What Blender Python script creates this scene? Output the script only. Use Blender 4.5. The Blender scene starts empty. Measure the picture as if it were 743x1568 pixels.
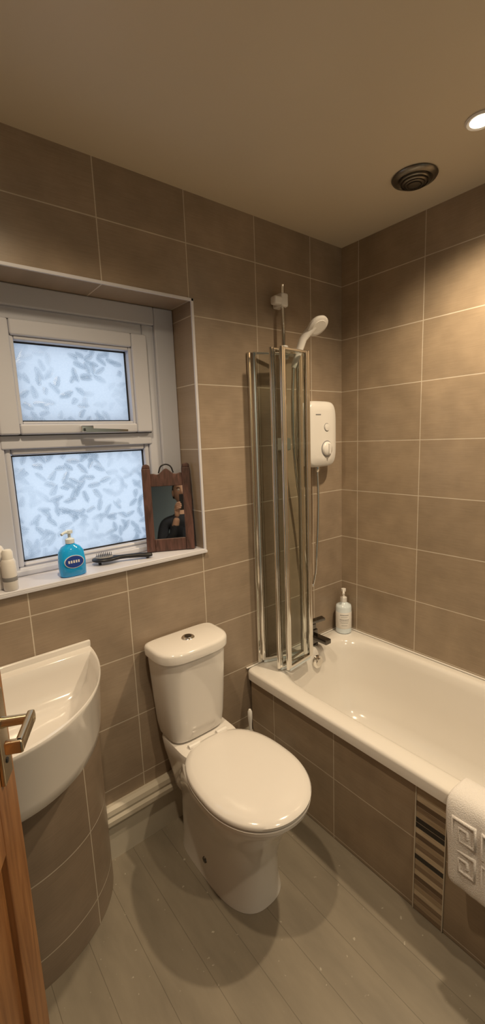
import bpy, bmesh, math, random
from mathutils import Vector, Matrix
random.seed(3)
sc=bpy.context.scene
col=sc.collection
ROWZ=2.277-9*.25   # .027
ZC=2.453
# ------------------------------------------------------------ materials
def new_mat(name):
    m=bpy.data.materials.new(name); m.use_nodes=True
    nt=m.node_tree; b=nt.nodes['Principled BSDF']
    return m,nt,b
def N(nt,t,**k):
    n=nt.nodes.new(t)
    for a,v in k.items(): setattr(n,a,v)
    return n
def basic(name,c,rough=.4,metal=0,noise=.04,scale=12,bump=0,coat=0,trans=0,ior=1.45,spec=.5):
    m,nt,b=new_mat(name)
    tc=N(nt,'ShaderNodeTexCoord'); no=N(nt,'ShaderNodeTexNoise'); no.inputs['Scale'].default_value=scale; no.inputs['Detail'].default_value=4
    nt.links.new(tc.outputs['Object'],no.inputs['Vector'])
    mx=N(nt,'ShaderNodeMix',data_type='RGBA'); 
    mx.inputs[6].default_value=(*[max(0,x*(1-noise)) for x in c],1); mx.inputs[7].default_value=(*[min(1,x*(1+noise)) for x in c],1)
    nt.links.new(no.outputs['Fac'],mx.inputs[0]); nt.links.new(mx.outputs[2],b.inputs['Base Color'])
    b.inputs['Roughness'].default_value=rough; b.inputs['Metallic'].default_value=metal
    b.inputs['Coat Weight'].default_value=coat; b.inputs['Transmission Weight'].default_value=trans; b.inputs['IOR'].default_value=ior
    b.inputs['Specular IOR Level'].default_value=spec
    if bump:
        bp=N(nt,'ShaderNodeBump'); bp.inputs['Strength'].default_value=bump; bp.inputs['Distance'].default_value=.002
        nt.links.new(no.outputs['Fac'],bp.inputs['Height']); nt.links.new(bp.outputs[0],b.inputs['Normal'])
    return m
def tile_mat(name,axis,u0,z0,c=(.338,.262,.186),w=.333,h=.25,uv=False,grout=(.60,.53,.44)):
    m,nt,b=new_mat(name)
    tc=N(nt,'ShaderNodeTexCoord'); sp=N(nt,'ShaderNodeSeparateXYZ')
    nt.links.new(tc.outputs['UV' if uv else 'Object'],sp.inputs[0])
    au=N(nt,'ShaderNodeMath',operation='SUBTRACT'); au.inputs[1].default_value=u0-20*w
    az=N(nt,'ShaderNodeMath',operation='SUBTRACT'); az.inputs[1].default_value=z0-20*h
    nt.links.new(sp.outputs[axis],au.inputs[0]); nt.links.new(sp.outputs['Y' if uv else 'Z'],az.inputs[0])
    cb=N(nt,'ShaderNodeCombineXYZ'); nt.links.new(au.outputs[0],cb.inputs[0]); nt.links.new(az.outputs[0],cb.inputs[1])
    br=N(nt,'ShaderNodeTexBrick'); br.offset=0; br.squash=1
    for k,v in {'Scale':1,'Mortar Size':.0021,'Mortar Smooth':.25,'Bias':0,'Brick Width':w,'Row Height':h}.items(): br.inputs[k].default_value=v
    br.inputs['Color1'].default_value=(*[x*.94 for x in c],1); br.inputs['Color2'].default_value=(*[x*1.06 for x in c],1)
    br.inputs['Mortar'].default_value=(*grout,1)
    nt.links.new(cb.outputs[0],br.inputs['Vector'])
    n1=N(nt,'ShaderNodeTexNoise'); n1.inputs['Scale'].default_value=9; n1.inputs['Detail'].default_value=6
    nt.links.new(cb.outputs[0],n1.inputs['Vector'])
    mp=N(nt,'ShaderNodeMapping'); mp.inputs['Scale'].default_value=(12,260,1); nt.links.new(cb.outputs[0],mp.inputs[0])
    n2=N(nt,'ShaderNodeTexNoise'); n2.inputs['Scale'].default_value=1; n2.inputs['Detail'].default_value=3; nt.links.new(mp.outputs[0],n2.inputs['Vector'])
    ad=N(nt,'ShaderNodeMath',operation='MULTIPLY_ADD'); ad.inputs[1].default_value=.55; nt.links.new(n2.outputs['Fac'],ad.inputs[0]); nt.links.new(n1.outputs['Fac'],ad.inputs[2])
    mr=N(nt,'ShaderNodeMapRange'); mr.inputs[1].default_value=.45; mr.inputs[2].default_value=1.1; mr.inputs[3].default_value=.80; mr.inputs[4].default_value=1.18
    nt.links.new(ad.outputs[0],mr.inputs[0])
    mu=N(nt,'ShaderNodeMix',data_type='RGBA',blend_type='MULTIPLY'); mu.inputs[0].default_value=1
    nt.links.new(br.outputs['Color'],mu.inputs[6]); nt.links.new(mr.outputs[0],mu.inputs[7])
    nt.links.new(mu.outputs[2],b.inputs['Base Color'])
    inv=N(nt,'ShaderNodeMath',operation='MULTIPLY_ADD'); inv.inputs[1].default_value=-1; inv.inputs[2].default_value=1
    nt.links.new(br.outputs['Fac'],inv.inputs[0])
    h2=N(nt,'ShaderNodeMath',operation='MULTIPLY_ADD'); h2.inputs[1].default_value=.12; nt.links.new(ad.outputs[0],h2.inputs[0]); nt.links.new(inv.outputs[0],h2.inputs[2])
    bp=N(nt,'ShaderNodeBump'); bp.inputs['Strength'].default_value=.35; bp.inputs['Distance'].default_value=.0012
    nt.links.new(h2.outputs[0],bp.inputs['Height']); nt.links.new(bp.outputs[0],b.inputs['Normal'])
    rr=N(nt,'ShaderNodeMapRange'); rr.inputs[3].default_value=.33; rr.inputs[4].default_value=.8
    nt.links.new(br.outputs['Fac'],rr.inputs[0]); nt.links.new(rr.outputs[0],b.inputs['Roughness'])
    return m
M_tw=tile_mat('tile_window_wall','X',-.224,ROWZ,c=(.325,.252,.186))
M_tr=tile_mat('tile_right_wall','Y',-.100,ROWZ)
M_tb=tile_mat('tile_bath_panel','Y',-.503,.265)
M_tb2=tile_mat('tile_bath_panel2','Y',-.937,.265)
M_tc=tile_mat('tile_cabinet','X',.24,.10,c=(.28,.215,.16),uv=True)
M_white=basic('ceramic_white',(.79,.76,.73),rough=.12,noise=.01,coat=.4)
M_acryl=basic('acrylic_white',(.80,.77,.73),rough=.16,noise=.01,coat=.3)
M_plw=basic('plastic_white',(.80,.78,.76),rough=.3,noise=.01)
M_upvc=basic('upvc_white',(.60,.62,.70),rough=.3,noise=.01)
M_sill=basic('sill_white',(.68,.68,.74),rough=.3,noise=.03)
M_chrome=basic('chrome',(.82,.80,.76),rough=.10,metal=1,noise=.01)
M_dchrome=basic('dark_chrome',(.16,.15,.14),rough=.18,metal=1,noise=.05)
M_bronze=basic('dark_bronze',(.20,.185,.16),rough=.3,metal=.85,noise=.1)
M_brass=basic('aged_brass',(.66,.56,.40),rough=.22,metal=1,noise=.1)
M_black=basic('black_plastic',(.015,.015,.018),rough=.35)
M_gask_shade=basic('gasket_shade_black',(.02,.02,.022),rough=.6)  # black of the pane gaskets and of the painted sash shadow line
M_ceil=basic('ceiling_paint',(.66,.585,.455),rough=.38,noise=.04,scale=3,bump=.05)
M_trim=basic('cream_gloss_trim',(.60,.55,.46),rough=.3,noise=.04)
M_plain=basic('plaster_paint',(.38,.50,.60),rough=.7)
M_label=basic('label_white',(.85,.84,.82),rough=.5)
M_grey=basic('label_grey',(.25,.25,.26),rough=.5)
M_navy=basic('label_navy',(.02,.06,.34),rough=.4)
M_blue=basic('soap_blue',(.015,.42,.95),rough=.1,coat=.3,noise=.05)
M_clearp=basic('clear_plastic',(.75,.84,.90),rough=.15,noise=.01)
M_towel=basic('towel_cotton',(.80,.77,.75),rough=.95,noise=.06,scale=300,bump=1.0)
M_skin=basic('skin',(.60,.37,.27),rough=.5,noise=.05)
M_hair=basic('dark_hair',(.02,.014,.010),rough=.5,noise=.3,scale=60,bump=.5)
M_shirt=basic('navy_shirt',(.03,.035,.05),rough=.85)
M_jeans=basic('jeans',(.04,.06,.11),rough=.85)
M_lip=basic('lips',(.45,.18,.15),rough=.5)
M_bulb,nt,b=new_mat('lamp_glow')
b.inputs['Emission Color'].default_value=(1,.86,.62,1); b.inputs['Emission Strength'].default_value=25
M_mirror=basic('mirror_silver',(.74,.80,.84),rough=.02,metal=1,noise=.005)
def glass_thin():
    m=bpy.data.materials.new('screen_glass'); m.use_nodes=True; nt=m.node_tree; nt.nodes.clear()
    o=N(nt,'ShaderNodeOutputMaterial'); t=N(nt,'ShaderNodeBsdfTransparent'); t.inputs[0].default_value=(.93,.945,.925,1)
    g=N(nt,'ShaderNodeBsdfGlossy'); g.inputs['Roughness'].default_value=.03
    f=N(nt,'ShaderNodeFresnel'); f.inputs[0].default_value=1.45
    sc_=N(nt,'ShaderNodeMath',operation='MULTIPLY'); sc_.inputs[1].default_value=.40; nt.links.new(f.outputs[0],sc_.inputs[0])
    x=N(nt,'ShaderNodeMixShader'); nt.links.new(sc_.outputs[0],x.inputs[0])
    nt.links.new(t.outputs[0],x.inputs[1]); nt.links.new(g.outputs[0],x.inputs[2]); nt.links.new(x.outputs[0],o.inputs[0]); return m
M_glass=glass_thin()
def frosted():
    m=bpy.data.materials.new('frosted_leaf_glass'); m.use_nodes=True; nt=m.node_tree; nt.nodes.clear()
    L=nt.links.new
    def MA(op,a,b_=None,c=None):
        n=N(nt,'ShaderNodeMath',operation=op)
        for i,v in enumerate((a,b_,c)):
            if v is None: continue
            if isinstance(v,(int,float)): n.inputs[i].default_value=v
            else: L(v,n.inputs[i])
        return n.outputs[0]
    o=N(nt,'ShaderNodeOutputMaterial'); tr=N(nt,'ShaderNodeBsdfTranslucent'); g=N(nt,'ShaderNodeBsdfGlossy'); g.inputs['Roughness'].default_value=.3
    tc=N(nt,'ShaderNodeTexCoord'); s0=N(nt,'ShaderNodeSeparateXYZ'); L(tc.outputs['Object'],s0.inputs[0])
    cb=N(nt,'ShaderNodeCombineXYZ'); L(s0.outputs['X'],cb.inputs[0]); L(s0.outputs['Z'],cb.inputs[1])
    wp=N(nt,'ShaderNodeTexNoise'); wp.inputs['Scale'].default_value=45; wp.inputs['Detail'].default_value=2; L(cb.outputs[0],wp.inputs['Vector'])
    wv=N(nt,'ShaderNodeVectorMath',operation='MULTIPLY_ADD'); L(wp.outputs['Color'],wv.inputs[0]); wv.inputs[1].default_value=(.010,.010,0); L(cb.outputs[0],wv.inputs[2])
    def leaves(scale,ha,hb,off):
        ofs=N(nt,'ShaderNodeVectorMath',operation='ADD'); L(wv.outputs[0],ofs.inputs[0]); ofs.inputs[1].default_value=(off,off*1.7,0)
        vo=N(nt,'ShaderNodeTexVoronoi',feature='F1',voronoi_dimensions='2D'); vo.inputs['Scale'].default_value=scale; L(ofs.outputs[0],vo.inputs['Vector'])
        df=N(nt,'ShaderNodeVectorMath',operation='SUBTRACT'); L(ofs.outputs[0],df.inputs[0]); L(vo.outputs['Position'],df.inputs[1])
        cs=N(nt,'ShaderNodeSeparateXYZ'); L(vo.outputs['Color'],cs.inputs[0])
        ro=N(nt,'ShaderNodeVectorRotate',rotation_type='Z_AXIS'); L(df.outputs[0],ro.inputs['Vector']); L(MA('MULTIPLY',cs.outputs[0],6.283),ro.inputs['Angle'])
        s=N(nt,'ShaderNodeSeparateXYZ'); L(ro.outputs[0],s.inputs[0])
        ax=MA('ABSOLUTE',s.outputs[0])
        st=MA('SINE',MA('MULTIPLY',MA('MULTIPLY_ADD',ax,1.3,s.outputs[1]),900))
        st=MA('MULTIPLY_ADD',st,.5,.5)
        e=MA('ADD',MA('POWER',MA('DIVIDE',ax,ha),2),MA('POWER',MA('DIVIDE',MA('ABSOLUTE',s.outputs[1]),hb),2))
        mk=N(nt,'ShaderNodeMapRange'); mk.inputs[1].default_value=1.0; mk.inputs[2].default_value=.55; mk.inputs[3].default_value=0; mk.inputs[4].default_value=1; L(e,mk.inputs[0])
        keep=MA('GREATER_THAN',cs.outputs[1],.25)
        rib=MA('LESS_THAN',ax,.0008)
        return MA('MULTIPLY',MA('MULTIPLY',MA('MAXIMUM',st,rib),mk.outputs[0]),keep)
    lf=MA('MAXIMUM',leaves(26,.011,.026,0),leaves(21,.012,.030,3.3))
    n3=N(nt,'ShaderNodeTexNoise'); n3.inputs['Scale'].default_value=5; L(cb.outputs[0],n3.inputs['Vector'])
    pm=N(nt,'ShaderNodeMapRange'); pm.inputs[1].default_value=.40; pm.inputs[2].default_value=.58; pm.inputs[3].default_value=.25; L(n3.outputs['Fac'],pm.inputs[0])
    fac=MA('MULTIPLY',lf,pm.outputs[0])
    gr=N(nt,'ShaderNodeTexNoise'); gr.inputs['Scale'].default_value=160; L(cb.outputs[0],gr.inputs['Vector'])
    base=N(nt,'ShaderNodeMix',data_type='RGBA'); base.inputs[6].default_value=(.74,.79,.83,1); base.inputs[7].default_value=(.86,.89,.91,1); L(gr.outputs['Fac'],base.inputs[0])
    mx=N(nt,'ShaderNodeMix',data_type='RGBA'); L(base.outputs[2],mx.inputs[6]); mx.inputs[7].default_value=(.50,.56,.61,1); L(fac,mx.inputs[0])
    L(mx.outputs[2],tr.inputs[0])
    bp=N(nt,'ShaderNodeBump'); bp.inputs['Strength'].default_value=.5; bp.inputs['Distance'].default_value=.002; L(fac,bp.inputs['Height']); L(bp.outputs[0],g.inputs['Normal'])
    x=N(nt,'ShaderNodeMixShader'); x.inputs[0].default_value=.06; L(tr.outputs[0],x.inputs[1]); L(g.outputs[0],x.inputs[2]); L(x.outputs[0],o.inputs[0]); return m
M_frost=frosted()
def wood(name,c1,c2,axis='Z',rough=.35,sc_=1.0):
    m,nt,b=new_mat(name); tc=N(nt,'ShaderNodeTexCoord'); mp=N(nt,'ShaderNodeMapping')
    s=[14*sc_]*3; s['XYZ'.index(axis)]=1.2*sc_; mp.inputs['Scale'].default_value=s
    nt.links.new(tc.outputs['Object'],mp.inputs[0])
    w=N(nt,'ShaderNodeTexNoise'); w.inputs['Scale'].default_value=2.2; w.inputs['Detail'].default_value=6; w.inputs['Distortion'].default_value=1.2
    nt.links.new(mp.outputs[0],w.inputs['Vector'])
    cr=N(nt,'ShaderNodeValToRGB'); cr.color_ramp.elements[0].color=(*c1,1); cr.color_ramp.elements[1].color=(*c2,1); cr.color_ramp.elements[0].position=.35; cr.color_ramp.elements[1].position=.65
    nt.links.new(w.outputs['Fac'],cr.inputs[0]); nt.links.new(cr.outputs[0],b.inputs['Base Color']); b.inputs['Roughness'].default_value=rough
    return m
M_pine=wood('pine',(.24,.10,.035),(.42,.20,.075))
M_dwood=wood('dark_wood',(.055,.028,.022),(.13,.062,.050),rough=.45,sc_=2)
def floor_mat():
    m,nt,b=new_mat('painted_floorboards'); tc=N(nt,'ShaderNodeTexCoord'); sp=N(nt,'ShaderNodeSeparateXYZ'); nt.links.new(tc.outputs['Object'],sp.inputs[0])
    cb=N(nt,'ShaderNodeCombineXYZ'); nt.links.new(sp.outputs['Y'],cb.inputs[0]); nt.links.new(sp.outputs['X'],cb.inputs[1])
    mp=N(nt,'ShaderNodeMapping'); mp.inputs['Location'].default_value=(20.3,10.05,0); nt.links.new(cb.outputs[0],mp.inputs[0])
    br=N(nt,'ShaderNodeTexBrick'); br.offset=.37
    for k,v in {'Scale':1,'Mortar Size':.0012,'Mortar Smooth':.6,'Bias':0,'Brick Width':3.1,'Row Height':.125}.items(): br.inputs[k].default_value=v
    br.inputs['Color1'].default_value=(.252,.218,.168,1); br.inputs['Color2'].default_value=(.268,.232,.180,1); br.inputs['Mortar'].default_value=(.165,.142,.108,1)
    nt.links.new(mp.outputs[0],br.inputs['Vector'])
    no=N(nt,'ShaderNodeTexNoise'); no.inputs['Scale'].default_value=3.5; no.inputs['Detail'].default_value=8; no.inputs['Roughness'].default_value=.6
    mp2=N(nt,'ShaderNodeMapping'); mp2.inputs['Scale'].default_value=(3,.8,1); nt.links.new(tc.outputs['Object'],mp2.inputs[0]); nt.links.new(mp2.outputs[0],no.inputs['Vector'])
    mr=N(nt,'ShaderNodeMapRange'); mr.inputs[1].default_value=.3; mr.inputs[2].default_value=.7; mr.inputs[3].default_value=.82; mr.inputs[4].default_value=1.16; nt.links.new(no.outputs['Fac'],mr.inputs[0])
    mu=N(nt,'ShaderNodeMix',data_type='RGBA',blend_type='MULTIPLY'); mu.inputs[0].default_value=1; nt.links.new(br.outputs['Color'],mu.inputs[6]); nt.links.new(mr.outputs[0],mu.inputs[7])
    v=N(nt,'ShaderNodeTexNoise'); v.inputs['Scale'].default_value=55; v.inputs['Detail'].default_value=3; nt.links.new(tc.outputs['Object'],v.inputs['Vector'])
    ch=N(nt,'ShaderNodeMapRange'); ch.inputs[1].default_value=.70; ch.inputs[2].default_value=.74; nt.links.new(v.outputs['Fac'],ch.inputs[0])
    m2=N(nt,'ShaderNodeMix',data_type='RGBA'); m2.inputs[7].default_value=(.45,.41,.34,1); nt.links.new(ch.outputs[0],m2.inputs[0]); nt.links.new(mu.outputs[2],m2.inputs[6])
    nt.links.new(m2.outputs[2],b.inputs['Base Color'])
    b.inputs['Roughness'].default_value=.42
    inv=N(nt,'ShaderNodeMath',operation='MULTIPLY_ADD'); inv.inputs[1].default_value=-.6; nt.links.new(br.outputs['Fac'],inv.inputs[0]); nt.links.new(no.outputs['Fac'],inv.inputs[2])
    bp=N(nt,'ShaderNodeBump'); bp.inputs['Strength'].default_value=.3; bp.inputs['Distance'].default_value=.002; nt.links.new(inv.outputs[0],bp.inputs['Height']); nt.links.new(bp.outputs[0],b.inputs['Normal'])
    return m
M_floor=floor_mat()
def mosaic_mat():
    m,nt,b=new_mat('mosaic_strip'); tc=N(nt,'ShaderNodeTexCoord'); sp=N(nt,'ShaderNodeSeparateXYZ'); nt.links.new(tc.outputs['Object'],sp.inputs[0])
    dv=N(nt,'ShaderNodeMath',operation='DIVIDE'); dv.inputs[1].default_value=.0195; nt.links.new(sp.outputs['Z'],dv.inputs[0])
    fl=N(nt,'ShaderNodeMath',operation='FLOOR'); nt.links.new(dv.outputs[0],fl.inputs[0])
    pa=N(nt,'ShaderNodeMath',operation='DIVIDE'); pa.inputs[1].default_value=23.0; nt.links.new(fl.outputs[0],pa.inputs[0])
    cr=N(nt,'ShaderNodeValToRGB'); cr.color_ramp.interpolation='CONSTANT'
    pal={'b':(.40,.31,.21,1),'t':(.58,.48,.35,1),'d':(.13,.085,.052,1),'k':(.015,.012,.012,1),'m':(.25,.18,.12,1)}
    seq='mbmtbmdtmbktmbdtkkbmdtbm'
    e=cr.color_ramp.elements; e[0].color=pal[seq[0]]; e[1].position=.999; e[1].color=pal['b']
    last=seq[0]
    for i,ch in enumerate(seq):
        if i and ch!=last:
            q=e.new(i/23.0-.005); q.color=pal[ch]
        last=ch
    nt.links.new(pa.outputs[0],cr.inputs[0])
    fr=N(nt,'ShaderNodeMath',operation='FRACT'); nt.links.new(dv.outputs[0],fr.inputs[0])
    lt=N(nt,'ShaderNodeMath',operation='LESS_THAN'); lt.inputs[1].default_value=.08; nt.links.new(fr.outputs[0],lt.inputs[0])
    no=N(nt,'ShaderNodeTexNoise'); no.inputs['Scale'].default_value=1; mp=N(nt,'ShaderNodeMapping'); mp.inputs['Scale'].default_value=(1,20,300); nt.links.new(tc.outputs['Object'],mp.inputs[0]); nt.links.new(mp.outputs[0],no.inputs['Vector'])
    mr=N(nt,'ShaderNodeMapRange'); mr.inputs[3].default_value=.6; mr.inputs[4].default_value=1.4; nt.links.new(no.outputs['Fac'],mr.inputs[0])
    mu=N(nt,'ShaderNodeMix',data_type='RGBA',blend_type='MULTIPLY'); mu.inputs[0].default_value=1; nt.links.new(cr.outputs[0],mu.inputs[6]); nt.links.new(mr.outputs[0],mu.inputs[7])
    mx=N(nt,'ShaderNodeMix',data_type='RGBA'); mx.inputs[7].default_value=(.40,.33,.25,1); nt.links.new(lt.outputs[0],mx.inputs[0]); nt.links.new(mu.outputs[2],mx.inputs[6])
    nt.links.new(mx.outputs[2],b.inputs['Base Color']); b.inputs['Roughness'].default_value=.25
    return m
M_mosaic=mosaic_mat()
# ------------------------------------------------------------ mesh helpers
def group(name):
    e=bpy.data.objects.new(name,None); e.empty_display_size=.05; col.objects.link(e); return e
def finish(name,bm,mat,parent=None,smooth=False,bevel=0,seg=2,sub=0,mats=None):
    bmesh.ops.recalc_face_normals(bm,faces=bm.faces)
    me=bpy.data.meshes.new(name); bm.to_mesh(me); bm.free()
    ob=bpy.data.objects.new(name,me); col.objects.link(ob)
    me.materials.append(mat)
    if smooth:
        for p in me.polygons: p.use_smooth=True
    if bevel:
        md=ob.modifiers.new('b','BEVEL'); md.width=bevel; md.segments=seg; md.limit_method='ANGLE'; md.angle_limit=.6
        for p in me.polygons: p.use_smooth=True
        me_=ob.modifiers.new('wn','WEIGHTED_NORMAL'); me_.keep_sharp=False
    if sub:
        md=ob.modifiers.new('s','SUBSURF'); md.levels=sub; md.render_levels=sub
    if parent: ob.parent=parent
    return ob
def addbox(bm,lo,hi,M=None):
    vs=[bm.verts.new(Vector((x,y,z)) if M is None else M@Vector((x,y,z))) for x in (lo[0],hi[0]) for y in (lo[1],hi[1]) for z in (lo[2],hi[2])]
    for f in ((0,1,3,2),(4,6,7,5),(0,4,5,1),(2,3,7,6),(0,2,6,4),(1,5,7,3)): bm.faces.new([vs[i] for i in f])
def box(name,lo,hi,mat,parent=None,bevel=0,M=None,seg=2):
    bm=bmesh.new(); addbox(bm,lo,hi,M); return finish(name,bm,mat,parent,bevel=bevel,seg=seg)
def boxes(name,lst,mat,parent=None,bevel=0,M=None):
    bm=bmesh.new()
    for lo,hi in lst: addbox(bm,lo,hi,M)
    return finish(name,bm,mat,parent,bevel=bevel)
def loft(name,rings,mat,parent=None,cap0=True,cap1=True,smooth=True,M=None,sharp=50):
    bm=bmesh.new(); V=[]
    for r in rings: V.append([bm.verts.new(Vector(p) if M is None else M@Vector(p)) for p in r])
    n=len(rings[0]); 
    for i in range(len(V)-1):
        for j in range(n):
            k=(j+1)%n; bm.faces.new((V[i][j],V[i][k],V[i+1][k],V[i+1][j]))
    if cap0: bm.faces.new(V[0])
    if cap1: bm.faces.new(V[-1][::-1])
    ob=finish(name,bm,mat,parent,smooth=smooth)
    if smooth:
        try: ob.data.set_sharp_from_angle(angle=math.radians(sharp))
        except Exception: pass
    return ob
def lathe(name,prof,mat,parent=None,n=40,M=None,smooth=True):
    prof=list(prof); ring=prof[0][0]>0
    if ring: prof.append(prof[0])
    prof=[(max(r,.0002),z) for r,z in prof]
    rings=[[(r*math.cos(2*math.pi*j/n),r*math.sin(2*math.pi*j/n),z) for j in range(n)] for r,z in prof]
    return loft(name,rings,mat,parent,M=M,smooth=smooth,cap0=not ring,cap1=not ring)
def T(x,y,z): return Matrix.Translation((x,y,z))
def align(p,d):
    return Matrix.Translation(p)@Vector(d).to_track_quat('Z','Y').to_matrix().to_4x4()
def tube(name,pts,r,mat,parent=None,res=8,smooth=True,cyc=False):
    cu=bpy.data.curves.new(name,'CURVE'); cu.dimensions='3D'; cu.bevel_depth=r; cu.bevel_resolution=res; cu.resolution_u=16; cu.use_fill_caps=True
    if smooth:
        s=cu.splines.new('BEZIER'); s.bezier_points.add(len(pts)-1)
        for b_,p in zip(s.bezier_points,pts): b_.co=p; b_.handle_left_type=b_.handle_right_type='AUTO'
    else:
        s=cu.splines.new('POLY'); s.points.add(len(pts)-1)
        for b_,p in zip(s.points,pts): b_.co=(*p,1)
    s.use_cyclic_u=cyc
    o=bpy.data.objects.new(name+'_c',cu); col.objects.link(o)
    dg=bpy.context.evaluated_depsgraph_get(); me=bpy.data.meshes.new_from_object(o.evaluated_get(dg))
    bpy.data.objects.remove(o); ob=bpy.data.objects.new(name,me); col.objects.link(ob)
    me.materials.clear(); me.materials.append(mat)
    for p in me.polygons: p.use_smooth=True
    if parent: ob.parent=parent
    return ob
def sup(cx,cy,a,bf,bb,z,n=64,e=2.0,eb=None):
    out=[]
    for j in range(n):
        t=2*math.pi*j/n; c,s=math.cos(t),math.sin(t)
        ee=e if s<0 else (eb or e)
        x=math.copysign(abs(c)**(2/ee),c); y=math.copysign(abs(s)**(2/ee),s)
        out.append((cx+a*x,cy+(bf if s<0 else bb)*y,z))
    return out
# ------------------------------------------------------------ room shell
XL=-2.07; YN=-2.20
wx0,wx1,wz0,wz1=-1.70,-.883,1.115,2.078
boxes('wall_window',[((-3.1,0,0),(wx0,.28,ZC)),((wx1,0,0),(.12,.28,ZC)),((wx0,0,0),(wx1,.28,wz0)),((wx0,0,wz1),(wx1,.28,ZC))],M_tw)
box('wall_right',(0,YN,0),(.12,0,ZC),M_tr)
box('wall_near',(-3.1,YN-.12,0),(.12,YN,ZC),M_plain)
boxes('wall_left',[((XL-.1,-1.25,0),(XL,0,ZC)),((XL-.1,YN,2.03),(XL,-1.25,ZC))],M_tr)
box('wall_hallway',(-3.2,YN,0),(-3.1,0,ZC),M_plain)
box('floor',(-3.2,YN-.12,-.05),(.12,.28,0),M_floor)
box('ceiling',(-3.2,YN-.12,ZC),(.12,.28,ZC+.05),M_ceil)
box('trim_1',(wx0,-.012,wz0),(wx1,.15,wz0+.008),M_sill,bevel=.002)
tr=.009
boxes('trim_2',[((wx1-.001,-.006,wz0),(wx1+tr,.002,wz1+tr)),((wx0-tr,-.006,wz0),(wx0+.001,.002,wz1+tr)),((wx0-tr,-.006,wz1-.001),(wx1+tr,.002,wz1+tr)),((wx0-tr,-.0125,wz0-.008),(wx1+tr,.002,wz0+.002))],M_sill,bevel=.001)
prof=[(0,0),(-.018,0),(-.018,.145),(-.030,.150),(-.036,.160),(-.036,.176),(-.028,.186),(-.030,.196),(-.026,.212),(-.014,.221),(0,.221)]
bm=bmesh.new(); A=[bm.verts.new((-1.40,y,z)) for y,z in prof]; B=[bm.verts.new((-.682,y,z)) for y,z in prof]
for i in range(len(prof)-1): bm.faces.new((A[i],A[i+1],B[i+1],B[i]))
bm.faces.new(A); bm.faces.new(B[::-1]); finish('baseboard_window',bm,M_trim)
# ------------------------------------------------------------ window
w=group('window_1')
yf,yb=.148,.215; gz0,gz1=1.165,1.535; gx0,gx1=-1.523,-1.038
def frame(name,x0,x1,z0,z1,ix0,ix1,iz0,iz1,y0,y1,mat=M_upvc,bevel=.006):
    return boxes(name,[((x0,y0,z0),(ix0,y1,z1)),((ix1,y0,z0),(x1,y1,z1)),((ix0,y0,z0),(ix1,y1,iz0)),((ix0,y0,iz1),(ix1,y1,z1))],mat,w,bevel=bevel)
frame('outer_frame',wx0,wx1,wz0+.008,wz1,wx0+.085,wx1-.085,wz0+.03,2.01,yf-.012,yb)
frame('inner_frame',wx0+.084,wx1-.084,wz0+.02,2.012,gx0-.02,gx1+.02,1.15,1.95,yf,yb)
frame('lower_bead',gx0-.021,gx1+.021,1.148,1.56,gx0,gx1,gz0,gz1,yf+.008,yb,bevel=.008)
box('transom',(gx0-.03,yf-.004,1.555),(gx1+.03,yb,1.61),M_upvc,w,bevel=.005)
box('lower_pane',(gx0,.178,gz0),(gx1,.182,gz1),M_frost,w)
sx0,sx1,sz0,sz1=-1.555,-1.012,1.602,1.968; ux0,ux1,uz0,uz1=-1.480,-1.088,1.645,1.905
frame('vent_sash',sx0,sx1,sz0,sz1,ux0-.012,ux1+.012,uz0-.008,uz1+.012,yf-.026,yb,bevel=.007)
frame('vent_bead',ux0-.013,ux1+.013,uz0-.01,uz1+.013,ux0,ux1,uz0,uz1,yf-.016,yb,bevel=.004)
box('upper_pane',(ux0,.165,uz0),(ux1,.169,uz1),M_frost,w)
def gask_shade(name,x0,x1,z0,z1,y,t=.0035):
    boxes(name,[((x0,y,z0),(x0+t,y+.004,z1)),((x1-t,y,z0),(x1,y+.004,z1)),((x0,y,z0),(x1,y+.004,z0+t)),((x0,y,z1-t),(x1,y+.004,z1))],M_gask_shade,w)
gask_shade('gasket_lower',gx0,gx1,gz0,gz1,.174,.005); gask_shade('gasket_upper',ux0,ux1,uz0,uz1,.161,.005)
gask_shade('sash_shadow_line',sx0-.003,sx1+.003,sz0-.003,sz1+.003,yf-.005,.004)  # black strip round the vent sash, painting in its thin shadow line
box('handle_base',(-1.30,yf-.045,1.607),(-1.255,yf-.024,1.629),M_chrome,w,bevel=.003)
loft('handle_lever',[[(x,yf-.05+dy*s,1.612+dz*s+(x+1.28)*-.02) for dy,dz in ((-.007,-.006),(.007,-.006),(.007,.006),(-.007,.006))] for x,s in ((-1.29,1.2),(-1.24,1.0),(-1.17,.8),(-1.13,.6))],M_chrome,w)
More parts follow.
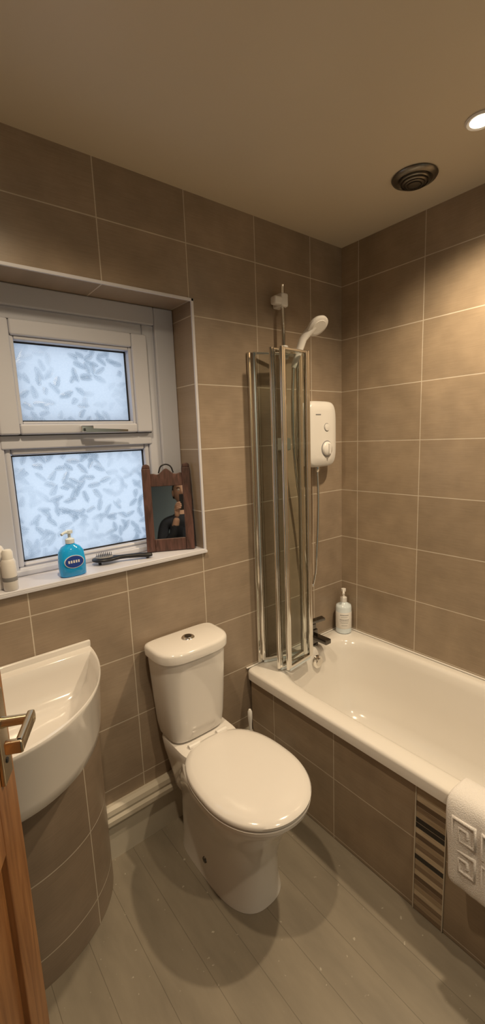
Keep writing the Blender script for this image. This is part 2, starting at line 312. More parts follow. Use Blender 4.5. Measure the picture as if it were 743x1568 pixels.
# ------------------------------------------------------------ bath
bt=group('bathtub')
Z=.519; bx0,bx1,by0,by1=-.695,-.004,-1.70,-.003
cx,cy=(bx0+bx1)/2,(by0+by1)/2; hx,hy=(bx1-bx0)/2,(by1-by0)/2
def rr(a,b_,z,e,dx=0,dy=0): return [(cx+dx+a*math.copysign(abs(math.cos(t))**(2/e),math.cos(t)),cy+dy+b_*math.copysign(abs(math.sin(t))**(2/e),math.sin(t)),z) for t in [2*math.pi*(j+.5)/120 for j in range(120)]]
icx=.012
R_=[rr(hx,hy,Z-.045,40),rr(hx,hy,Z-.012,40),rr(hx-.003,hy-.003,Z-.004,40),rr(hx-.010,hy-.010,Z,36),
    rr(hx-.052,hy-.075,Z+.001,9,icx),rr(hx-.062,hy-.085,Z-.003,7,icx),rr(hx-.070,hy-.094,Z-.014,6,icx),rr(hx-.078,hy-.105,Z-.05,5.5,icx),
    rr(hx-.095,hy-.125,Z-.20,5,icx,.0),rr(hx-.115,hy-.17,Z-.33,4.5,icx,.0),rr(hx-.135,hy-.21,Z-.365,4,icx),rr(hx-.17,hy-.26,Z-.385,3.5,icx),rr(hx-.24,hy-.5,Z-.392,3,icx),rr(.02,.1,Z-.394,2,icx)]
loft('tub_shell',R_,M_acryl,bt,cap0=False)
box('side_panel',(-.677,-.838,.002),(-.66,-.02,Z-.044),M_tb,bt)
box('side_panel_end',(-.677,-1.70,.002),(-.66,-.938,Z-.044),M_tb2,bt)
box('mosaic_border',(-.679,-.936,.002),(-.66,-.839,Z-.044),M_mosaic,bt)
boxes('mosaic_edging',[((-.681,-.8405,.002),(-.66,-.8375,Z-.044)),((-.681,-.9385,.002),(-.66,-.9355,Z-.044))],M_trim,bt)
lathe('overflow_knob',[(0,0),(.030,0),(.033,.004),(.031,.012),(.020,.016),(.018,.022),(0,.024)],M_chrome,bt,M=align((-.330,-.108,.464),(0,-1,.08)))
lathe('drain_waste',[(0,0),(.035,0),(.036,.004),(.028,.007),(.0,.009)],M_chrome,bt,M=T(-.335,-.42,Z-.393))
boxes('silicone_bead',[((-.69,-.008,Z-.003),(-.002,-.001,Z+.004)),((-.008,-1.70,Z-.003),(-.001,-.002,Z+.004))],M_acryl,bt,bevel=.002)
tp=group('bath_tap'); tx,ty=-.290,-.048
lathe('tap_base',[(0,0),(.027,0),(.027,.006),(.022,.010),(.0,.012)],M_dchrome,tp,M=T(tx,ty,Z+.001))
box('tap_body',(tx-.019,ty-.019,Z+.008),(tx+.019,ty+.019,Z+.085),M_dchrome,tp,bevel=.005)
box('tap_spout',(tx-.019,ty-.105,Z+.035),(tx+.019,ty,Z+.060),M_dchrome,tp,bevel=.005)
box('tap_neck',(tx-.013,ty-.013,Z+.083),(tx+.013,ty+.013,Z+.112),M_dchrome,tp,bevel=.003)
Mh=T(tx,ty,Z+.115)@Matrix.Rotation(math.radians(-20),4,'Z')@Matrix.Rotation(math.radians(-8),4,'Y')
box('tap_lever',(-.02,-.018,0),(.065,.018,.013),M_dchrome,tp,bevel=.003,M=Mh)
# ------------------------------------------------------------ pump bottle on bath corner
pb=group('hand_wash_bottle'); bpx,bpy_=-.060,-.060; Mb=T(bpx,bpy_,Z+.001)
lathe('bottle_body',[(0,0),(.036,0),(.041,.004),(.041,.140),(.038,.152),(.018,.164),(.014,.172),(0,.172)],M_clearp,pb,M=Mb)
lathe('bottle_label',[(.0414,.030),(.0418,.031),(.0418,.118),(.0414,.119)],M_label,pb,M=Mb)
lathe('pump_collar',[(0,.170),(.017,.170),(.017,.192),(.010,.196),(.005,.198),(.005,.225),(.012,.226),(.012,.239),(0,.241)],M_plw,pb,M=Mb)
tube('pump_spout',[(bpx,bpy_,Z+.234),(bpx-.024,bpy_-.019,Z+.234),(bpx-.038,bpy_-.030,Z+.226)],.006,M_plw,pb)
bm=bmesh.new()
for i,(z,hw) in enumerate(((.104,.55),(.094,.4),(.078,.6),(.070,.6),(.062,.5),(.048,.35))):
    for s in range(6):
        a0=math.radians(225)-hw+2*hw*s/6; a1=a0+2*hw/6*.8
        t_=.002 if i not in (0,2) else .004
        vs=[bm.verts.new(Mb@Vector((.0423*math.cos(a),.0423*math.sin(a),zz))) for a,zz in ((a0,z),(a1,z),(a1,z+t_),(a0,z+t_))]
        bm.faces.new(vs)
finish('label_print',bm,M_grey,pb)
# ------------------------------------------------------------ folding screen
ss=group('folding_shower_screen')
P=[(-.607,-.016),(-.398,-.096),(-.596,-.124),(-.400,-.140),(-.574,-.160)]
z0,z1=.535,1.917
def vbar(name,x,y,r=.010,zz0=z0,zz1=z1):
    loft(name,[sup(x,y,r,r,r,z,n=20,e=3) for z in (zz0,zz1)],M_chrome,ss)
boxes('wall_channel',[((-.622,-.014,z0-.01),(-.592,-.001,z1))],M_chrome,ss,bevel=.003)
for i in range(4):
    a=Vector((*P[i],0)); b2=Vector((*P[i+1],0)); d=(b2-a); L=d.length; d.normalize(); ang=math.atan2(d.y,d.x)
    Mp=T(a.x,a.y,0)@Matrix.Rotation(ang,4,'Z')
    o=.012
    box('stile_a_%d'%(i+1),(o-.008,-.007,z0),(o+.008,.007,z1),M_chrome,ss,bevel=.003,M=Mp)
    box('stile_b_%d'%(i+1),(L-o-.008,-.007,z0),(L-o+.008,.007,z1),M_chrome,ss,bevel=.003,M=Mp)
    boxes('rails_%d'%(i+1),[((o,-.006,z1-.010),(L-o,.006,z1)),((o,-.006,z0),(L-o,.006,z0+.012))],M_chrome,ss,bevel=.002,M=Mp)
    bm=bmesh.new(); bm.faces.new([bm.verts.new(Mp@Vector(p)) for p in ((o+.006,0,z0+.01),(L-o-.006,0,z0+.01),(L-o-.006,0,z1-.008),(o+.006,0,z1-.008))])
    finish('glass_%d'%(i+1),bm,M_glass,ss)
    box('seal_%d'%(i+1),(o,-.003,Z+.003),(L-o,.003,z0),M_clearp,ss,M=Mp)
for i in range(1,5): vbar('hinge_pin_%d'%i,P[i][0],P[i][1],.007)
# ------------------------------------------------------------ shower (unit + riser rail + handset + hose: one appliance)
sh=group('electric_shower')
bxc,bw=-.235,.105
def frontring(y,sx,sz,zc=1.568,hz=.154,e=5,n=64):
    return [(bxc+bw*sx*math.copysign(abs(math.cos(t))**(2/e),math.cos(t)),y,zc+hz*sz*math.copysign(abs(math.sin(t))**(2/e),math.sin(t))) for t in [2*math.pi*j/n for j in range(n)]]
loft('shower_case',[frontring(-.002,.97,.97),frontring(-.055,1,1),frontring(-.070,.97,.98),frontring(-.080,.86,.93),frontring(-.084,.6,.7),frontring(-.085,.1,.1)],M_plw,sh)
lathe('temperature_dial',[(0,0),(.034,0),(.033,.008),(.028,.014),(0,.016)],M_plw,sh,M=align((bxc+.02,-.083,1.50),(0,-1,0)))
lathe('dial_ring',[(.034,0),(.038,0),(.038,.003),(.034,.004)],M_grey,sh,M=align((bxc+.02,-.083,1.50),(0,-1,0)))
box('dial_grip',(bxc+.015,-.108,1.475),(bxc+.025,-.095,1.525),M_plw,sh,bevel=.003)
lathe('start_button',[(0,0),(.017,0),(.016,.006),(0,.008)],M_plw,sh,M=align((bxc+.02,-.083,1.60),(0,-1,0)))
lathe('button_ring',[(.017,0),(.0195,0),(.0195,.002),(.017,.003)],M_grey,sh,M=align((bxc+.02,-.083,1.60),(0,-1,0)))
box('badge',(bxc-.055,-.0845,1.655),(bxc-.02,-.0815,1.661),M_grey,sh)
lathe('hose_outlet',[(0,0),(.013,0),(.013,.025),(.009,.03),(0,.03)],M_chrome,sh,M=align((-.240,-.045,1.42),(0,0,-1)))
rl=sh
tube('riser_rail',[(-.448,-.045,1.50),(-.448,-.045,2.197)],.009,M_chrome,rl,smooth=False)
for nm,z in (('bracket_top',2.135),('bracket_bottom',1.53)):
    box(nm,(-.468,-.062,z-.028),(-.428,-.001,z+.028),M_plw,rl,bevel=.008)
box('bracket_knob',(-.505,-.062,2.112),(-.460,-.028,2.146),M_plw,rl,bevel=.008)
lathe('slider',[(0,0),(.020,0),(.022,.01),(.022,.045),(.018,.055),(0,.055)],M_plw,rl,M=T(-.448,-.045,1.895))
box('handset_clip',(-.447,-.095,1.905),(-.40,-.055,1.935),M_plw,rl,bevel=.007)
hs=sh
h0=Vector((-.430,-.085,1.855)); h1=Vector((-.404,-.118,1.968)); h2=Vector((-.378,-.150,2.012))
hd=(h1-h0).normalized()
rings=[]
pts=[(h0,.011),(h0+.03*hd,.014),(h0+.08*hd,.016),(h1,.017),(h1+Vector((.012,-.011,.020)),.019),(h2,.020)]
for p,r in pts:
    Mx=align(p,hd); rings.append([tuple(Mx@Vector((r*math.cos(2*math.pi*j/20),r*math.sin(2*math.pi*j/20),0))) for j in range(20)])
loft('handset_handle',rings,M_plw,hs)
fn=Vector((.0,-.66,-.75)).normalized()
hp=h2+Vector((.016,-.012,.008))
lathe('handset_head',[(0,-.024),(.022,-.022),(.040,-.010),(.048,.0),(.048,.008),(.043,.012),(0,.012)],M_plw,hs,M=align(hp,fn))
lathe('spray_face',[(0,.0115),(.034,.0115),(.033,.0135),(0,.0135)],M_label,hs,M=align(hp,fn))
tube('hose',[(-.240,-.045,1.40),(-.242,-.05,1.25),(-.262,-.055,1.0),(-.275,-.05,.86),(-.290,-.045,.828),(-.312,-.045,.88),(-.335,-.045,1.0),(-.352,-.05,1.15),(-.40,-.055,1.45),(-.43,-.075,1.7),tuple(h0)],.007,M_chrome,hs)
# ------------------------------------------------------------ toilet
tl=group('toilet'); tx=-1.036
def tr_(z,hw,yf_,yb_,e=2.2,eb=5,xc=tx,yc=None,n=72):
    yc=yc if yc is not None else yf_+ (yb_-yf_)*.5
    return sup(xc,yc,hw,yc-yf_,yb_-yc,z,n=n,e=e,eb=eb)
pan=[tr_(0.001,.118,-.525,-.10,2.6,5,yc=-.33),tr_(.012,.116,-.523,-.10,2.6,5,yc=-.33),tr_(.06,.110,-.518,-.10,2.5,5,yc=-.33),tr_(.15,.110,-.522,-.10,2.4,5,yc=-.34),
     tr_(.22,.119,-.54,-.10,2.3,4,yc=-.36),tr_(.28,.135,-.565,-.10,2.2,3.4,yc=-.40),tr_(.33,.150,-.595,-.10,2.1,3,yc=-.43),tr_(.37,.163,-.625,-.12,2.05,2.6,yc=-.44),tr_(.395,.169,-.642,-.14,2.05,2.5,yc=-.44),
     tr_(.405,.167,-.640,-.14,2.05,2.5,yc=-.44),tr_(.408,.156,-.625,-.15,2.05,2.5,yc=-.44)]
loft('pan',pan,M_white,tl)
led=[tr_(.20,.08,-.24,-.02,5,5),tr_(.30,.100,-.25,-.02,5,5),tr_(.38,.118,-.26,-.015,5,5),tr_(.425,.124,-.262,-.015,5,5),tr_(.437,.120,-.255,-.018,5,5),tr_(.440,.11,-.24,-.02,5,5)]
loft('rear_ledge',led,M_white,tl)
lathe('fixing_cap',[(0,0),(.012,0),(.010,.006),(0,.008)],M_dchrome,tl,M=align((tx-.108,-.30,.07),(-1,0,0)))
sb=2.5
seat=[tr_(.409,.168,-.648,-.195,2.1,sb,yc=-.44),tr_(.412,.177,-.658,-.19,2.1,sb,yc=-.44),tr_(.424,.179,-.660,-.19,2.1,sb,yc=-.44),tr_(.427,.174,-.655,-.195,2.1,sb,yc=-.44)]
loft('seat',seat,M_white,tl)
lid=[tr_(.430,.172,-.653,-.20,2.1,sb,yc=-.44),tr_(.433,.179,-.661,-.192,2.1,sb,yc=-.44),tr_(.442,.180,-.662,-.19,2.1,sb,yc=-.44),tr_(.448,.175,-.656,-.195,2.1,sb,yc=-.44),tr_(.453,.158,-.636,-.21,2.1,sb,yc=-.44),tr_(.456,.12,-.58,-.25,2.1,2.4,yc=-.44),tr_(.457,.05,-.49,-.38,2,2,yc=-.44)]
loft('lid',lid,M_white,tl)
for i,s in enumerate((-1,1)): tube('hinge_%d'%(i+1),[(tx+s*.085,-.192,.442),(tx+s*.040,-.192,.442)],.010,M_plw,tl,smooth=False)
xc_=-1.042
cis=[tr_(.441,.100,-.155,-.02,4,6,yc=-.08,xc=xc_),tr_(.449,.115,-.168,-.015,4,6,yc=-.08,xc=xc_),tr_(.50,.124,-.176,-.012,3.6,6,yc=-.08,xc=xc_),tr_(.60,.132,-.182,-.012,3.4,6,yc=-.08,xc=xc_),tr_(.775,.143,-.190,-.012,3.2,6,yc=-.08,xc=xc_)]
loft('cistern',cis,M_white,tl)
cl=[tr_(.776,.145,-.192,-.010,3.2,6,yc=-.08,xc=xc_),tr_(.779,.152,-.199,-.008,3.2,6,yc=-.08,xc=xc_),tr_(.806,.153,-.200,-.008,3.2,6,yc=-.08,xc=xc_),tr_(.814,.149,-.196,-.012,3.2,6,yc=-.08,xc=xc_),tr_(.817,.140,-.187,-.020,3.2,6,yc=-.08,xc=xc_)]
loft('cistern_lid',cl,M_white,tl)
lathe('flush_button',[(0,0),(.024,0),(.025,.003),(.022,.006),(.0,.0065)],M_chrome,tl,M=T(xc_+.003,-.095,.817))
lathe('flush_button_inner',[(0,.006),(.014,.006),(.013,.009),(.0,.0095)],M_dchrome,tl,M=T(xc_+.003,-.095,.817))
tb=group('toilet_brush'); Mt=T(-.775,-.125,.001)
lathe('brush_holder',[(0,0),(.045,0),(.047,.01),(.040,.12),(.042,.17),(.038,.175),(.034,.17),(0,.165)],M_plw,tb,M=Mt)
lathe('brush_handle',[(0,.16),(.012,.165),(.008,.20),(.007,.34),(.010,.37),(.010,.40),(.005,.41),(0,.41)],M_plw,tb,M=Mt)
# ------------------------------------------------------------ basin + cabinet
bs=group('wash_basin'); bcx=-1.725
def half(a,b_,z,yb_=0.0,n=56,e=2.0,xc=bcx,m=14):
    out=[]
    for j in range(n+1):
        t=math.pi*j/n; c,s=math.cos(t),math.sin(t)
        out.append((xc+a*math.copysign(abs(c)**(2/e),c),yb_-b_*abs(s)**(2/e),z))
    for j in range(1,m): out.append((xc-a+2*a*j/m,yb_,z))
    return out
Rb=[half(.318,.415,.682,-.002),half(.326,.424,.688,-.002),half(.332,.431,.72,-.002),half(.340,.440,.85,-.002),half(.344,.445,.862,-.002),half(.344,.445,.868,-.002),half(.341,.442,.872,-.004),
    half(.332,.385,.872,-.050),half(.328,.380,.868,-.053),half(.318,.368,.840,-.058),half(.300,.342,.785,-.07),half(.265,.295,.752,-.085),half(.19,.21,.738,-.12),half(.10,.11,.734,-.16),half(.02,.02,.732,-.2)]
loft('bowl',Rb,M_white,bs)
lathe('waste',[(0,0),(.026,0),(.028,.003),(.020,.006),(0,.007)],M_chrome,bs,M=T(bcx,-.215,.732))
box('back_upstand',(bcx-.345,-.014,.868),(bcx+.345,-.001,.892),M_white,bs,bevel=.004)
bt2=group('basin_tap')
lathe('basin_tap_body',[(0,0),(.020,0),(.020,.01),(.017,.015),(.017,.09),(.015,.10),(0,.102)],M_chrome,bt2,M=T(bcx-.02,-.036,.873))
tube('basin_tap_spout',[(bcx-.02,-.034,.935),(bcx-.02,-.09,.95),(bcx-.02,-.14,.935)],.010,M_chrome,bt2)
box('basin_tap_lever',(bcx-.03,-.09,.975),(bcx-.01,-.02,.985),M_chrome,bt2,bevel=.003)
cb=group('vanity_cabinet')
def cab():
    bm=bmesh.new(); uv=bm.loops.layers.uv.new('UVMap'); n=60
    pts=[(bcx+.334*math.cos(math.pi*j/n),-.002-.275*math.sin(math.pi*j/n)) for j in range(n+1)]
    s=[0]
    for j in range(n): s.append(s[-1]+math.dist(pts[j],pts[j+1]))
    lo=[bm.verts.new((*p,.001)) for p in pts]; hi=[bm.verts.new((*p,.680)) for p in pts]
    for j in range(n):
        f=bm.faces.new((lo[j],lo[j+1],hi[j+1],hi[j]))
        for l in f.loops:
            i=j if l.vert in (lo[j],hi[j]) else j+1
            l[uv].uv=(s[i],l.vert.co.z)
    bm.faces.new(lo); bm.faces.new(hi[::-1])
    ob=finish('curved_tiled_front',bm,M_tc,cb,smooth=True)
    ob.data.set_sharp_from_angle(angle=math.radians(50))
cab()
# ------------------------------------------------------------ door
dr=group('door_1')
E=Vector((-1.722,-.530,0)); Hg=Vector((-2.050,-1.215,0)); dd=(Hg-E); DW=dd.length; ang=math.atan2(dd.y,dd.x)
Md=T(E.x,E.y,0)@Matrix.Rotation(ang,4,'Z')
th=.04
st=[((0,-th,.012),(.10,0,2.0)),((DW-.10,-th,.012),(DW,0,2.0)),((.10,-th,.012),(DW-.10,0,.22)),((.10,-th,1.88),(DW-.10,0,2.0)),((.10,-th,.80),(DW-.10,0,.98)),((.10,-th,1.50),(DW-.10,0,1.60)),((DW/2-.05,-th,.22),(DW/2+.05,0,1.88))]
boxes('door_leaf_frame',st,M_pine,dr,bevel=.003,M=Md)
boxes('door_leaf_panels',[((.09,-th+.012,.2),(DW-.09,-.012,1.9))],M_pine,dr,M=Md)
box('handle_plate',(.030,0,.925),(.078,.008,1.105),M_brass,dr,bevel=.002,M=Md)
lathe('handle_boss',[(0,0),(.012,0),(.010,.01),(.009,.062),(0,.064)],M_brass,dr,M=Md@T(.055,.004,1.045)@Matrix.Rotation(math.radians(-90),4,'X'))
box('handle_lever',(.044,.052,1.033),(.140,.066,1.057),M_brass,dr,bevel=.004,M=Md)
box('handle_lever_end',(.128,.035,1.033),(.142,.066,1.057),M_brass,dr,bevel=.004,M=Md)
lathe('keyhole',[(0,0),(.006,0),(.005,.002),(0,.002)],M_black,dr,M=Md@T(.055,.008,.965)@Matrix.Rotation(math.radians(-90),4,'X'))
boxes('trim_3',[((XL,-1.25,0),(XL+.015,-1.225,2.09)),((XL,YN,2.03),(XL+.015,-1.225,2.09))],M_pine)
# ------------------------------------------------------------ things on the sill
SZ=wz0+.0085
hb=group('blue_hand_soap_bottle'); Ms=T(-1.402,.028,SZ)
def sring(z,a,b_,e=3): return sup(0,0,a,b_,b_,z,n=40,e=e)
loft('soap_body',[sring(0,.038,.022),sring(.004,.043,.026),sring(.05,.044,.027),sring(.085,.040,.026),sring(.100,.030,.022,2.5),sring(.108,.016,.014,2),sring(.115,.013,.013,2)],M_blue,hb,M=Ms)
el=[(math.cos(t),math.sin(t)) for t in [2*math.pi*j/32 for j in range(32)]]
loft('soap_label_rim',[[(.032*c,-.0279,.052+.022*s) for c,s in el],[(.032*c,-.022,.052+.022*s) for c,s in el]],M_label,hb,M=Ms,smooth=False)
loft('soap_label',[[(.030*c,-.0285,.052+.020*s) for c,s in el],[(.030*c,-.022,.052+.020*s) for c,s in el]],M_navy,hb,M=Ms,smooth=False)
boxes('soap_label_text',[((-.020+.008*i,-.0292,.048),(-.015+.008*i,-.0284,.057)) for i in range(5)],M_label,hb,M=Ms)
lathe('soap_pump',[(0,.112),(.015,.112),(.015,.126),(.008,.130),(.005,.131),(.005,.145),(.012,.146),(.012,.156),(0,.158)],M_clearp,hb,M=Ms)
tube('soap_spout',[tuple(Ms@Vector(p)) for p in ((0,0,.151),(-.02,-.012,.151),(-.03,-.018,.147))],.0045,M_clearp,hb)
lb=group('lotion_bottle'); Ml=T(-1.622,.055,SZ)
lathe('lotion_body',[(0,0),(.024,0),(.026,.004),(.026,.12),(.020,.134),(.012,.138),(0,.138)],M_plw,lb,M=Ml)
lathe('lotion_cap',[(0,.136),(.013,.136),(.013,.172),(.011,.176),(0,.176)],M_plw,lb,M=Ml)
lathe('lotion_label',[(.0262,.030),(.0266,.031),(.0266,.09),(.0262,.091)],M_label,lb,M=Ml)
lb2=group('deodorant_bottle'); Ml2=T(-1.597,.012,SZ)
lathe('deodorant_body',[(0,0),(.019,0),(.021,.003),(.021,.090),(.017,.098),(0,.098)],M_plw,lb2,M=Ml2)
lathe('deodorant_band',[(.0211,.030),(.0214,.031),(.0214,.042),(.0211,.043)],M_grey,lb2,M=Ml2)
lathe('deodorant_cap',[(0,.097),(.016,.097),(.016,.120),(.012,.128),(0,.130)],M_label,lb2,M=Ml2)
# hair brush
hbr=group('hair_brush'); b0=Vector((-1.262,.080,SZ)); b1=Vector((-1.075,.023,SZ)); bd=b1-b0; Mq=T(b0.x,b0.y,SZ+.018)@Matrix.Rotation(math.atan2(bd.y,bd.x),4,'Z')
def bring(x,hw,ht,zc=0): return [(x,hw*math.cos(2*math.pi*j/24),zc+ht*math.sin(2*math.pi*j/24)) for j in range(24)]
loft('brush_body',[bring(-.052,.004,.003),bring(-.048,.018,.006),bring(-.035,.028,.009),bring(-.01,.033,.010),bring(.015,.029,.010),bring(.035,.018,.009),bring(.048,.010,.008),bring(.07,.009,.008),bring(.12,.012,.009,-.002),bring(.155,.013,.009,-.005),bring(.168,.008,.006,-.006)],M_black,hbr,M=Mq)
loft('brush_pad',[[(-.008+.034*c,.024*s,.0085) for c,s in el],[(-.008+.030*c,.020*s,.013) for c,s in el]],M_grey,hbr,M=Mq)
bm=bmesh.new()
for i in range(9):
    for j in range(7):
        x=-.034+i*.0065; y=-.018+j*.006
        if ((x+.008)/.03)**2+(y/.02)**2<1: addbox(bm,(x-.0006,y-.0006,.012),(x+.0006,y+.0006,.024),Mq)
finish('bristles',bm,M_black,hbr)
boxes('brush_feet',[((-.03,-.01,-.018),(-.02,.01,-.006)),((.145,-.006,-.018),(.155,.006,-.010))],M_black,hbr,M=Mq)
# mirror
mi=group('wooden_dressing_mirror')
m0=Vector((-1.082,.112,SZ)); m1=Vector((-.910,.026,SZ)); md=m1-m0; mw=md.length
Mm=T(m0.x,m0.y,SZ+.001)@Matrix.Rotation(math.atan2(md.y,md.x),4,'Z')@Matrix.Rotation(math.radians(-7),4,'X')
mh=.335
bm=bmesh.new()
def plate(bm,pts,y0,y1,M):
    a=[bm.verts.new(M@Vector((x,y0,z))) for x,z in pts]; b_=[bm.verts.new(M@Vector((x,y1,z))) for x,z in pts]
    bm.faces.new(a); bm.faces.new(b_[::-1]); n=len(pts)
    for i in range(n): bm.faces.new((a[i],b_[i],b_[(i+1)%n],a[(i+1)%n]))
addbox(bm,(0,-.010,0),(.034,.012,mh),Mm); addbox(bm,(mw-.034,-.010,0),(mw,.012,mh),Mm)
addbox(bm,(.034,-.008,.0),(mw-.034,.010,.050),Mm)
top=[(.033,.262)]+[(.033+(mw-.066)*t,.305+.020*math.sin(math.pi*t)+.008*math.cos(4*math.pi*t)) for t in [i/20 for i in range(21)]]+[(mw-.033,.262)]
plate(bm,top,-.008,.010,Mm)
for x0 in (0,mw-.034):
    plate(bm,[(x0,mh-.001),(x0+.034,mh-.001),(x0+.032,mh+.012),(x0+.021,mh+.018),(x0+.006,mh+.015)],-.010,.012,Mm)
ob=finish('mirror_frame',bm,M_dwood,mi,bevel=.003)
box('mirror_glass',(.032,-.003,.046),(mw-.032,.002,.28),M_mirror,mi,M=Mm)
box('mirror_back',(.02,.002,.03),(mw-.02,.008,.29),M_dwood,mi,M=Mm)
tube('hanging_loop',[tuple(Mm@Vector(p)) for p in ((mw/2-.03,.0,.315),(mw/2-.015,0,.345),(mw/2+.015,0,.345),(mw/2+.03,.0,.315))],.003,M_black,mi)
# ------------------------------------------------------------ towel over bath rim
tw=group('bath_towel')
pf=[(-.600,.36),(-.606,.44),(-.612,.500),(-.622,.524),(-.645,.532),(-.675,.532),(-.700,.528),(-.714,.510),(-.718,.46),(-.720,.40),(-.724,.34),(-.728,.288)]
bm=bmesh.new(); ny=16; G=[]
for j in range(ny+1):
    y=-.955-.34*j/ny; row=[]
    for i,(x,z) in enumerate(pf):
        wob=.004*math.sin(j*1.3+i*.7)+.003*math.sin(j*2.7)
        sag=(.012*math.sin(j*.55) if i==len(pf)-1 else 0)
        dy=-.018*max(0,(i-6))/5+ .006*math.sin(i*1.1)*(1 if j in(0,ny) else .3)
        row.append(bm.verts.new((x-(wob if i>7 else -wob if i<2 else 0)-(.004 if i>7 else 0),y+dy,z-sag)))
    G.append(row)
for j in range(ny):
    for i in range(len(pf)-1): bm.faces.new((G[j][i],G[j][i+1],G[j+1][i+1],G[j+1][i]))
ob=finish('towel_cloth',bm,M_towel,tw,smooth=True)
md_=ob.modifiers.new('so','SOLIDIFY'); md_.thickness=.016; md_.offset=1
md2=ob.modifiers.new('su','SUBSURF'); md2.levels=2; md2.render_levels=2
k=0
for row in range(2):
    for q in range(4):
        y0=-.980-q*.080; z0_=.488-row*.090; s=.058
        sp_=[(0,-1.2),(0,0),(1,0),(1,-1),(.30,-1),(.30,-.36),(.66,-.36),(.66,-.68)]
        pts=[]
        for a,b_ in sp_:
            zz=z0_+b_*s; pts.append((-.7325-.010*(.5-zz)/.2,y0-a*s-.012*(.5-zz)/.2,zz))
        k+=1; tube('key_relief_%d'%k,pts,.0060,M_towel,tw,res=3,smooth=False)
# ------------------------------------------------------------ ceiling fittings
ev=group('extractor_vent'); Mv=T(-.26,-.532,ZC)@Matrix.Rotation(math.pi,4,'X')
lathe('vent_flange',[(0,.0),(.076,.0),(.078,.004),(.074,.010),(.060,.014),(.056,.010),(0,.010)],M_bronze,ev,M=Mv,n=56)
lathe('vent_dome',[(0,.009),(.050,.009),(.050,.016),(.040,.024),(.020,.029),(0,.030)],M_bronze,ev,M=Mv,n=56)
for k in range(3):
    r=.022+k*.011
    lathe('vent_ring_%d'%(k+1),[(r,.020),(r+.003,.020),(r+.003,.030-k*.003),(r,.030-k*.003)],M_dchrome,ev,M=Mv,n=48)
def downlight(x,y,power):
    g=group('ceiling_downlight'); Mx=T(x,y,ZC)@Matrix.Rotation(math.pi,4,'X')
    lathe('bezel',[(.029,.0),(.042,.0),(.043,.003),(.038,.007),(.030,.005)],M_plw,g,M=Mx)
    lathe('lamp_face',[(0,.001),(.029,.001),(.029,.003),(0,.0035)],M_bulb,g,M=Mx)
    ld=bpy.data.lights.new('downlight_lamp','SPOT'); ld.energy=power; ld.color=(1,.785,.52); ld.spot_size=math.radians(142); ld.spot_blend=1.0; ld.shadow_soft_size=.028
    lo=bpy.data.objects.new('downlight_lamp',ld); lo.location=(x,y,ZC-.035); col.objects.link(lo); lo.parent=g
downlight(-.362,-.80,74)
downlight(-1.48,-.60,50)
downlight(-1.0,-1.75,50)
# ------------------------------------------------------------ photographer (seen in the little mirror)
pe=group('person')
Mpn=T(-1.765,-1.915,0)@Matrix.Rotation(math.atan2(-.44,.89),4,'Z')   # local +y looks to the window
def skinmesh(name,V,Ed,R,root,mats,pick,sub=2):
    me=bpy.data.meshes.new(name); me.from_pydata([tuple(Mpn@Vector(v)) for v in V],Ed,[]); ob=bpy.data.objects.new(name,me); col.objects.link(ob)
    sk=ob.modifiers.new('skin','SKIN'); sk.use_smooth_shade=True
    for i,l in enumerate(me.skin_vertices[0].data):
        l.radius=R[i] if isinstance(R[i],tuple) else (R[i],R[i]); l.use_root=(i==root)
    s=ob.modifiers.new('s','SUBSURF'); s.levels=sub; s.render_levels=sub
    dg=bpy.context.evaluated_depsgraph_get(); m2=bpy.data.meshes.new_from_object(ob.evaluated_get(dg)); bpy.data.objects.remove(ob)
    o=bpy.data.objects.new(name,m2); col.objects.link(o); o.parent=pe
    m2.materials.clear()
    for mt in mats: m2.materials.append(mt)
    inv=Mpn.inverted()
    for p in m2.polygons: p.use_smooth=True; p.material_index=pick(inv@p.center)
    return o
V=[(0,0,.93),(0,0,1.10),(0,-.005,1.27),(0,0,1.38),(0,.005,1.46),(0,.015,1.53)]
E_=[(0,1),(1,2),(2,3),(3,4),(4,5)]; Rr=[(.15,.11),(.135,.10),(.15,.11),(.10,.08),.055,.052]
for s in (-1,1):
    b0_=len(V); V+=[(s*.17,0,1.37),(s*.215,.03,1.12),(s*.10,.17,1.27),(s*.065,.215,1.40)]; E_+=[(3,b0_),(b0_,b0_+1),(b0_+1,b0_+2),(b0_+2,b0_+3)]; Rr+=[.06,.045,.034,.027]
    c0=len(V); V+=[(s*.09,0,.85),(s*.10,.015,.48),(s*.105,-.01,.10),(s*.11,.06,.05),(s*.115,.15,.04)]; E_+=[(0,c0),(c0,c0+1),(c0+1,c0+2),(c0+2,c0+3),(c0+3,c0+4)]; Rr+=[(.095,.10),.062,.042,.045,(.045,.03)]
def pk(c):
    if c.z>1.43 and abs(c.x)<.075 and c.y<.1: return 2
    if c.z>1.33 and c.y>.16: return 2
    if c.z<.09: return 3
    return 1 if c.z<.93 else 0
skinmesh('body',V,E_,Rr,0,[M_shirt,M_jeans,M_skin,M_black],pk)
for s in (-1,1):
    hV=[(s*.065,.21,1.40),(s*.062,.225,1.45)]; hE=[(0,1)]; hR=[.022,(.026,.018)]
    for i,(L1,dz) in enumerate(((.034,.0),(.039,.014),(.037,.028),(.030,.042))):
        k0=len(hV); hV+=[(s*.072,.235,1.455+dz*.9),(s*.060,.262,1.47+dz*1.05),(s*(.060-L1),.272,1.474+dz*1.05)]; hE+=[(1,k0),(k0,k0+1),(k0+1,k0+2)]; hR+=[.011,.0095,.0085]
    k0=len(hV); hV+=[(s*.045,.225,1.478),(s*.022,.235,1.50)]; hE+=[(1,k0),(k0,k0+1)]; hR+=[.012,.010]
    skinmesh('hand_%s'%('right' if s>0 else 'left'),hV,hE,hR,0,[M_skin],lambda c:0,sub=1)
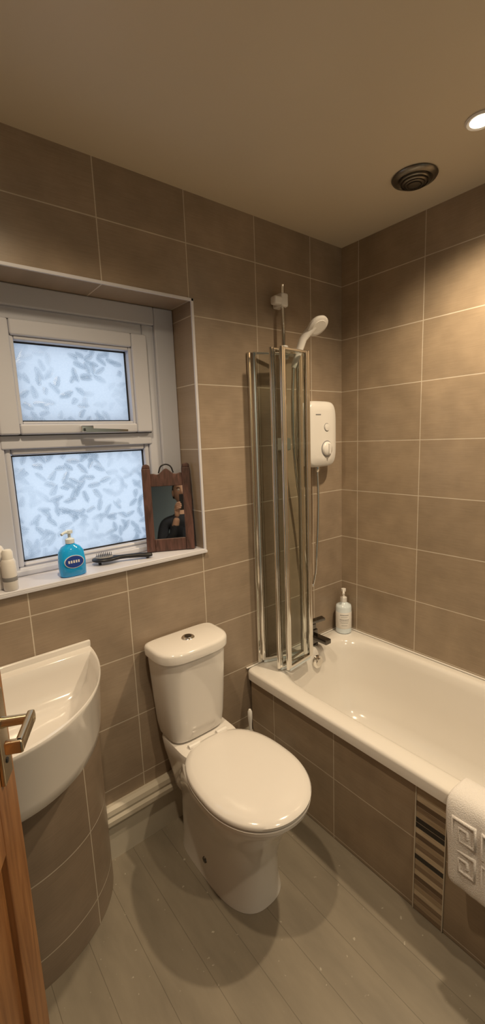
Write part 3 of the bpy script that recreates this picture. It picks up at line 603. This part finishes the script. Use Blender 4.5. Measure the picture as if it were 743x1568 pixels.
box('phone',(-.038,.248,1.455),(.038,.256,1.59),M_black,pe,bevel=.003,M=Mpn)
# head
bm=bmesh.new(); bmesh.ops.create_uvsphere(bm,u_segments=40,v_segments=28,radius=1)
HC=Vector((0,.025,1.635))
for v in bm.verts:
    x,y,z=v.co; wdt=.077*(1-.25*max(0,-z)**1.5); dep=.098*(1-.10*max(0,-z)); yo=.012*max(0,-z)
    X,Y,Z_=x*wdt,y*dep+yo,z*.118
    if y>0:
        nz=math.exp(-(X/.012)**2)*math.exp(-((Z_+.020)/.020)**2)*.022+math.exp(-(X/.008)**2)*math.exp(-((Z_+.0)/.02)**2)*.008
        eyes=-sum(math.exp(-((X-s*.030)/.014)**2-((Z_-.010)/.011)**2) for s in(-1,1))*.007
        lips=math.exp(-(X/.022)**2-((Z_+.056)/.009)**2)*.005; chin=math.exp(-(X/.025)**2-((Z_+.095)/.018)**2)*.010
        Y+=(nz+eyes+lips+chin)
    v.co=Mpn@(HC+Vector((X,Y,Z_)))
finish('head',bm,M_skin,pe,smooth=True)
for s in (-1,1):
    nm='right' if s>0 else 'left'
    Me=Mpn@T(HC.x+s*.030,HC.y+.080,HC.z+.010)
    bm=bmesh.new(); bmesh.ops.create_uvsphere(bm,u_segments=16,v_segments=12,radius=.0105,matrix=Me); finish('eye_'+nm,bm,M_label,pe,smooth=True)
    bm=bmesh.new(); bmesh.ops.create_uvsphere(bm,u_segments=12,v_segments=8,radius=.0048,matrix=Me@T(0,.0075,0)); finish('iris_'+nm,bm,M_hair,pe,smooth=True)
    bm=bmesh.new(); bmesh.ops.create_uvsphere(bm,u_segments=16,v_segments=12,radius=1,matrix=Mpn@T(HC.x+s*.077,HC.y-.002,HC.z-.005)@Matrix.Diagonal((.010,.019,.032,1))); finish('ear_'+nm,bm,M_skin,pe,smooth=True)
    tube('eyebrow_'+nm,[tuple(Mpn@(HC+Vector(p))) for p in ((s*.016,.091,.026),(s*.030,.089,.031),(s*.046,.078,.027))],.0035,M_hair,pe,res=2)
tube('mouth',[tuple(Mpn@(HC+Vector(p))) for p in ((-.022,.088,-.056),(0,.097,-.057),(.022,.088,-.056))],.004,M_lip,pe,res=3)
bm=bmesh.new(); bmesh.ops.create_uvsphere(bm,u_segments=40,v_segments=28,radius=1)
for v in bm.verts:
    x,y,z=v.co; k=1+.03*math.sin(9*x+5*z)*math.cos(7*y)
    v.co=HC+Vector((x*.086*k,y*.106*k-.008,z*.128*k+.006))
kill=[v for v in bm.verts if ((v.co.y-HC.y)>.035 and (v.co.z-HC.z)<.055) or (v.co.z-HC.z)<-.06 or ((v.co.y-HC.y)>-.02 and (v.co.z-HC.z)<.015)]
bmesh.ops.delete(bm,geom=kill,context='VERTS')
for v in bm.verts: v.co=Mpn@v.co
ob=finish('hair',bm,M_hair,pe,smooth=True); sd=ob.modifiers.new('so','SOLIDIFY'); sd.thickness=.014; sd.offset=-1
# ------------------------------------------------------------ world (overcast daylight outside)
wd=bpy.data.worlds.new('overcast'); sc.world=wd; wd.use_nodes=True
bg=wd.node_tree.nodes['Background']; bg.inputs[0].default_value=(.80,.88,1,1); bg.inputs[1].default_value=1.5
# ------------------------------------------------------------ camera
cam=bpy.data.cameras.new('camera'); co=bpy.data.objects.new('camera',cam); col.objects.link(co); sc.camera=co
f=668.09; cam.sensor_fit='VERTICAL'; cam.sensor_height=36; cam.lens=f/1568*36; cam.clip_start=.02
Rw=Matrix(((0.78041,-0.62409,-0.03846),(-0.13259,-0.10506,-0.98559),(0.61105,0.77426,-0.16474)))
xa,ya,za=Rw[0],-Rw[1],-Rw[2]
m=Matrix((xa,ya,za)).transposed().to_4x4(); m.translation=(-1.8356,-1.4719,1.5601); co.matrix_world=m
try:
    sc.view_settings.view_transform='Standard'; sc.view_settings.look='None'; sc.view_settings.exposure=0
except Exception: pass
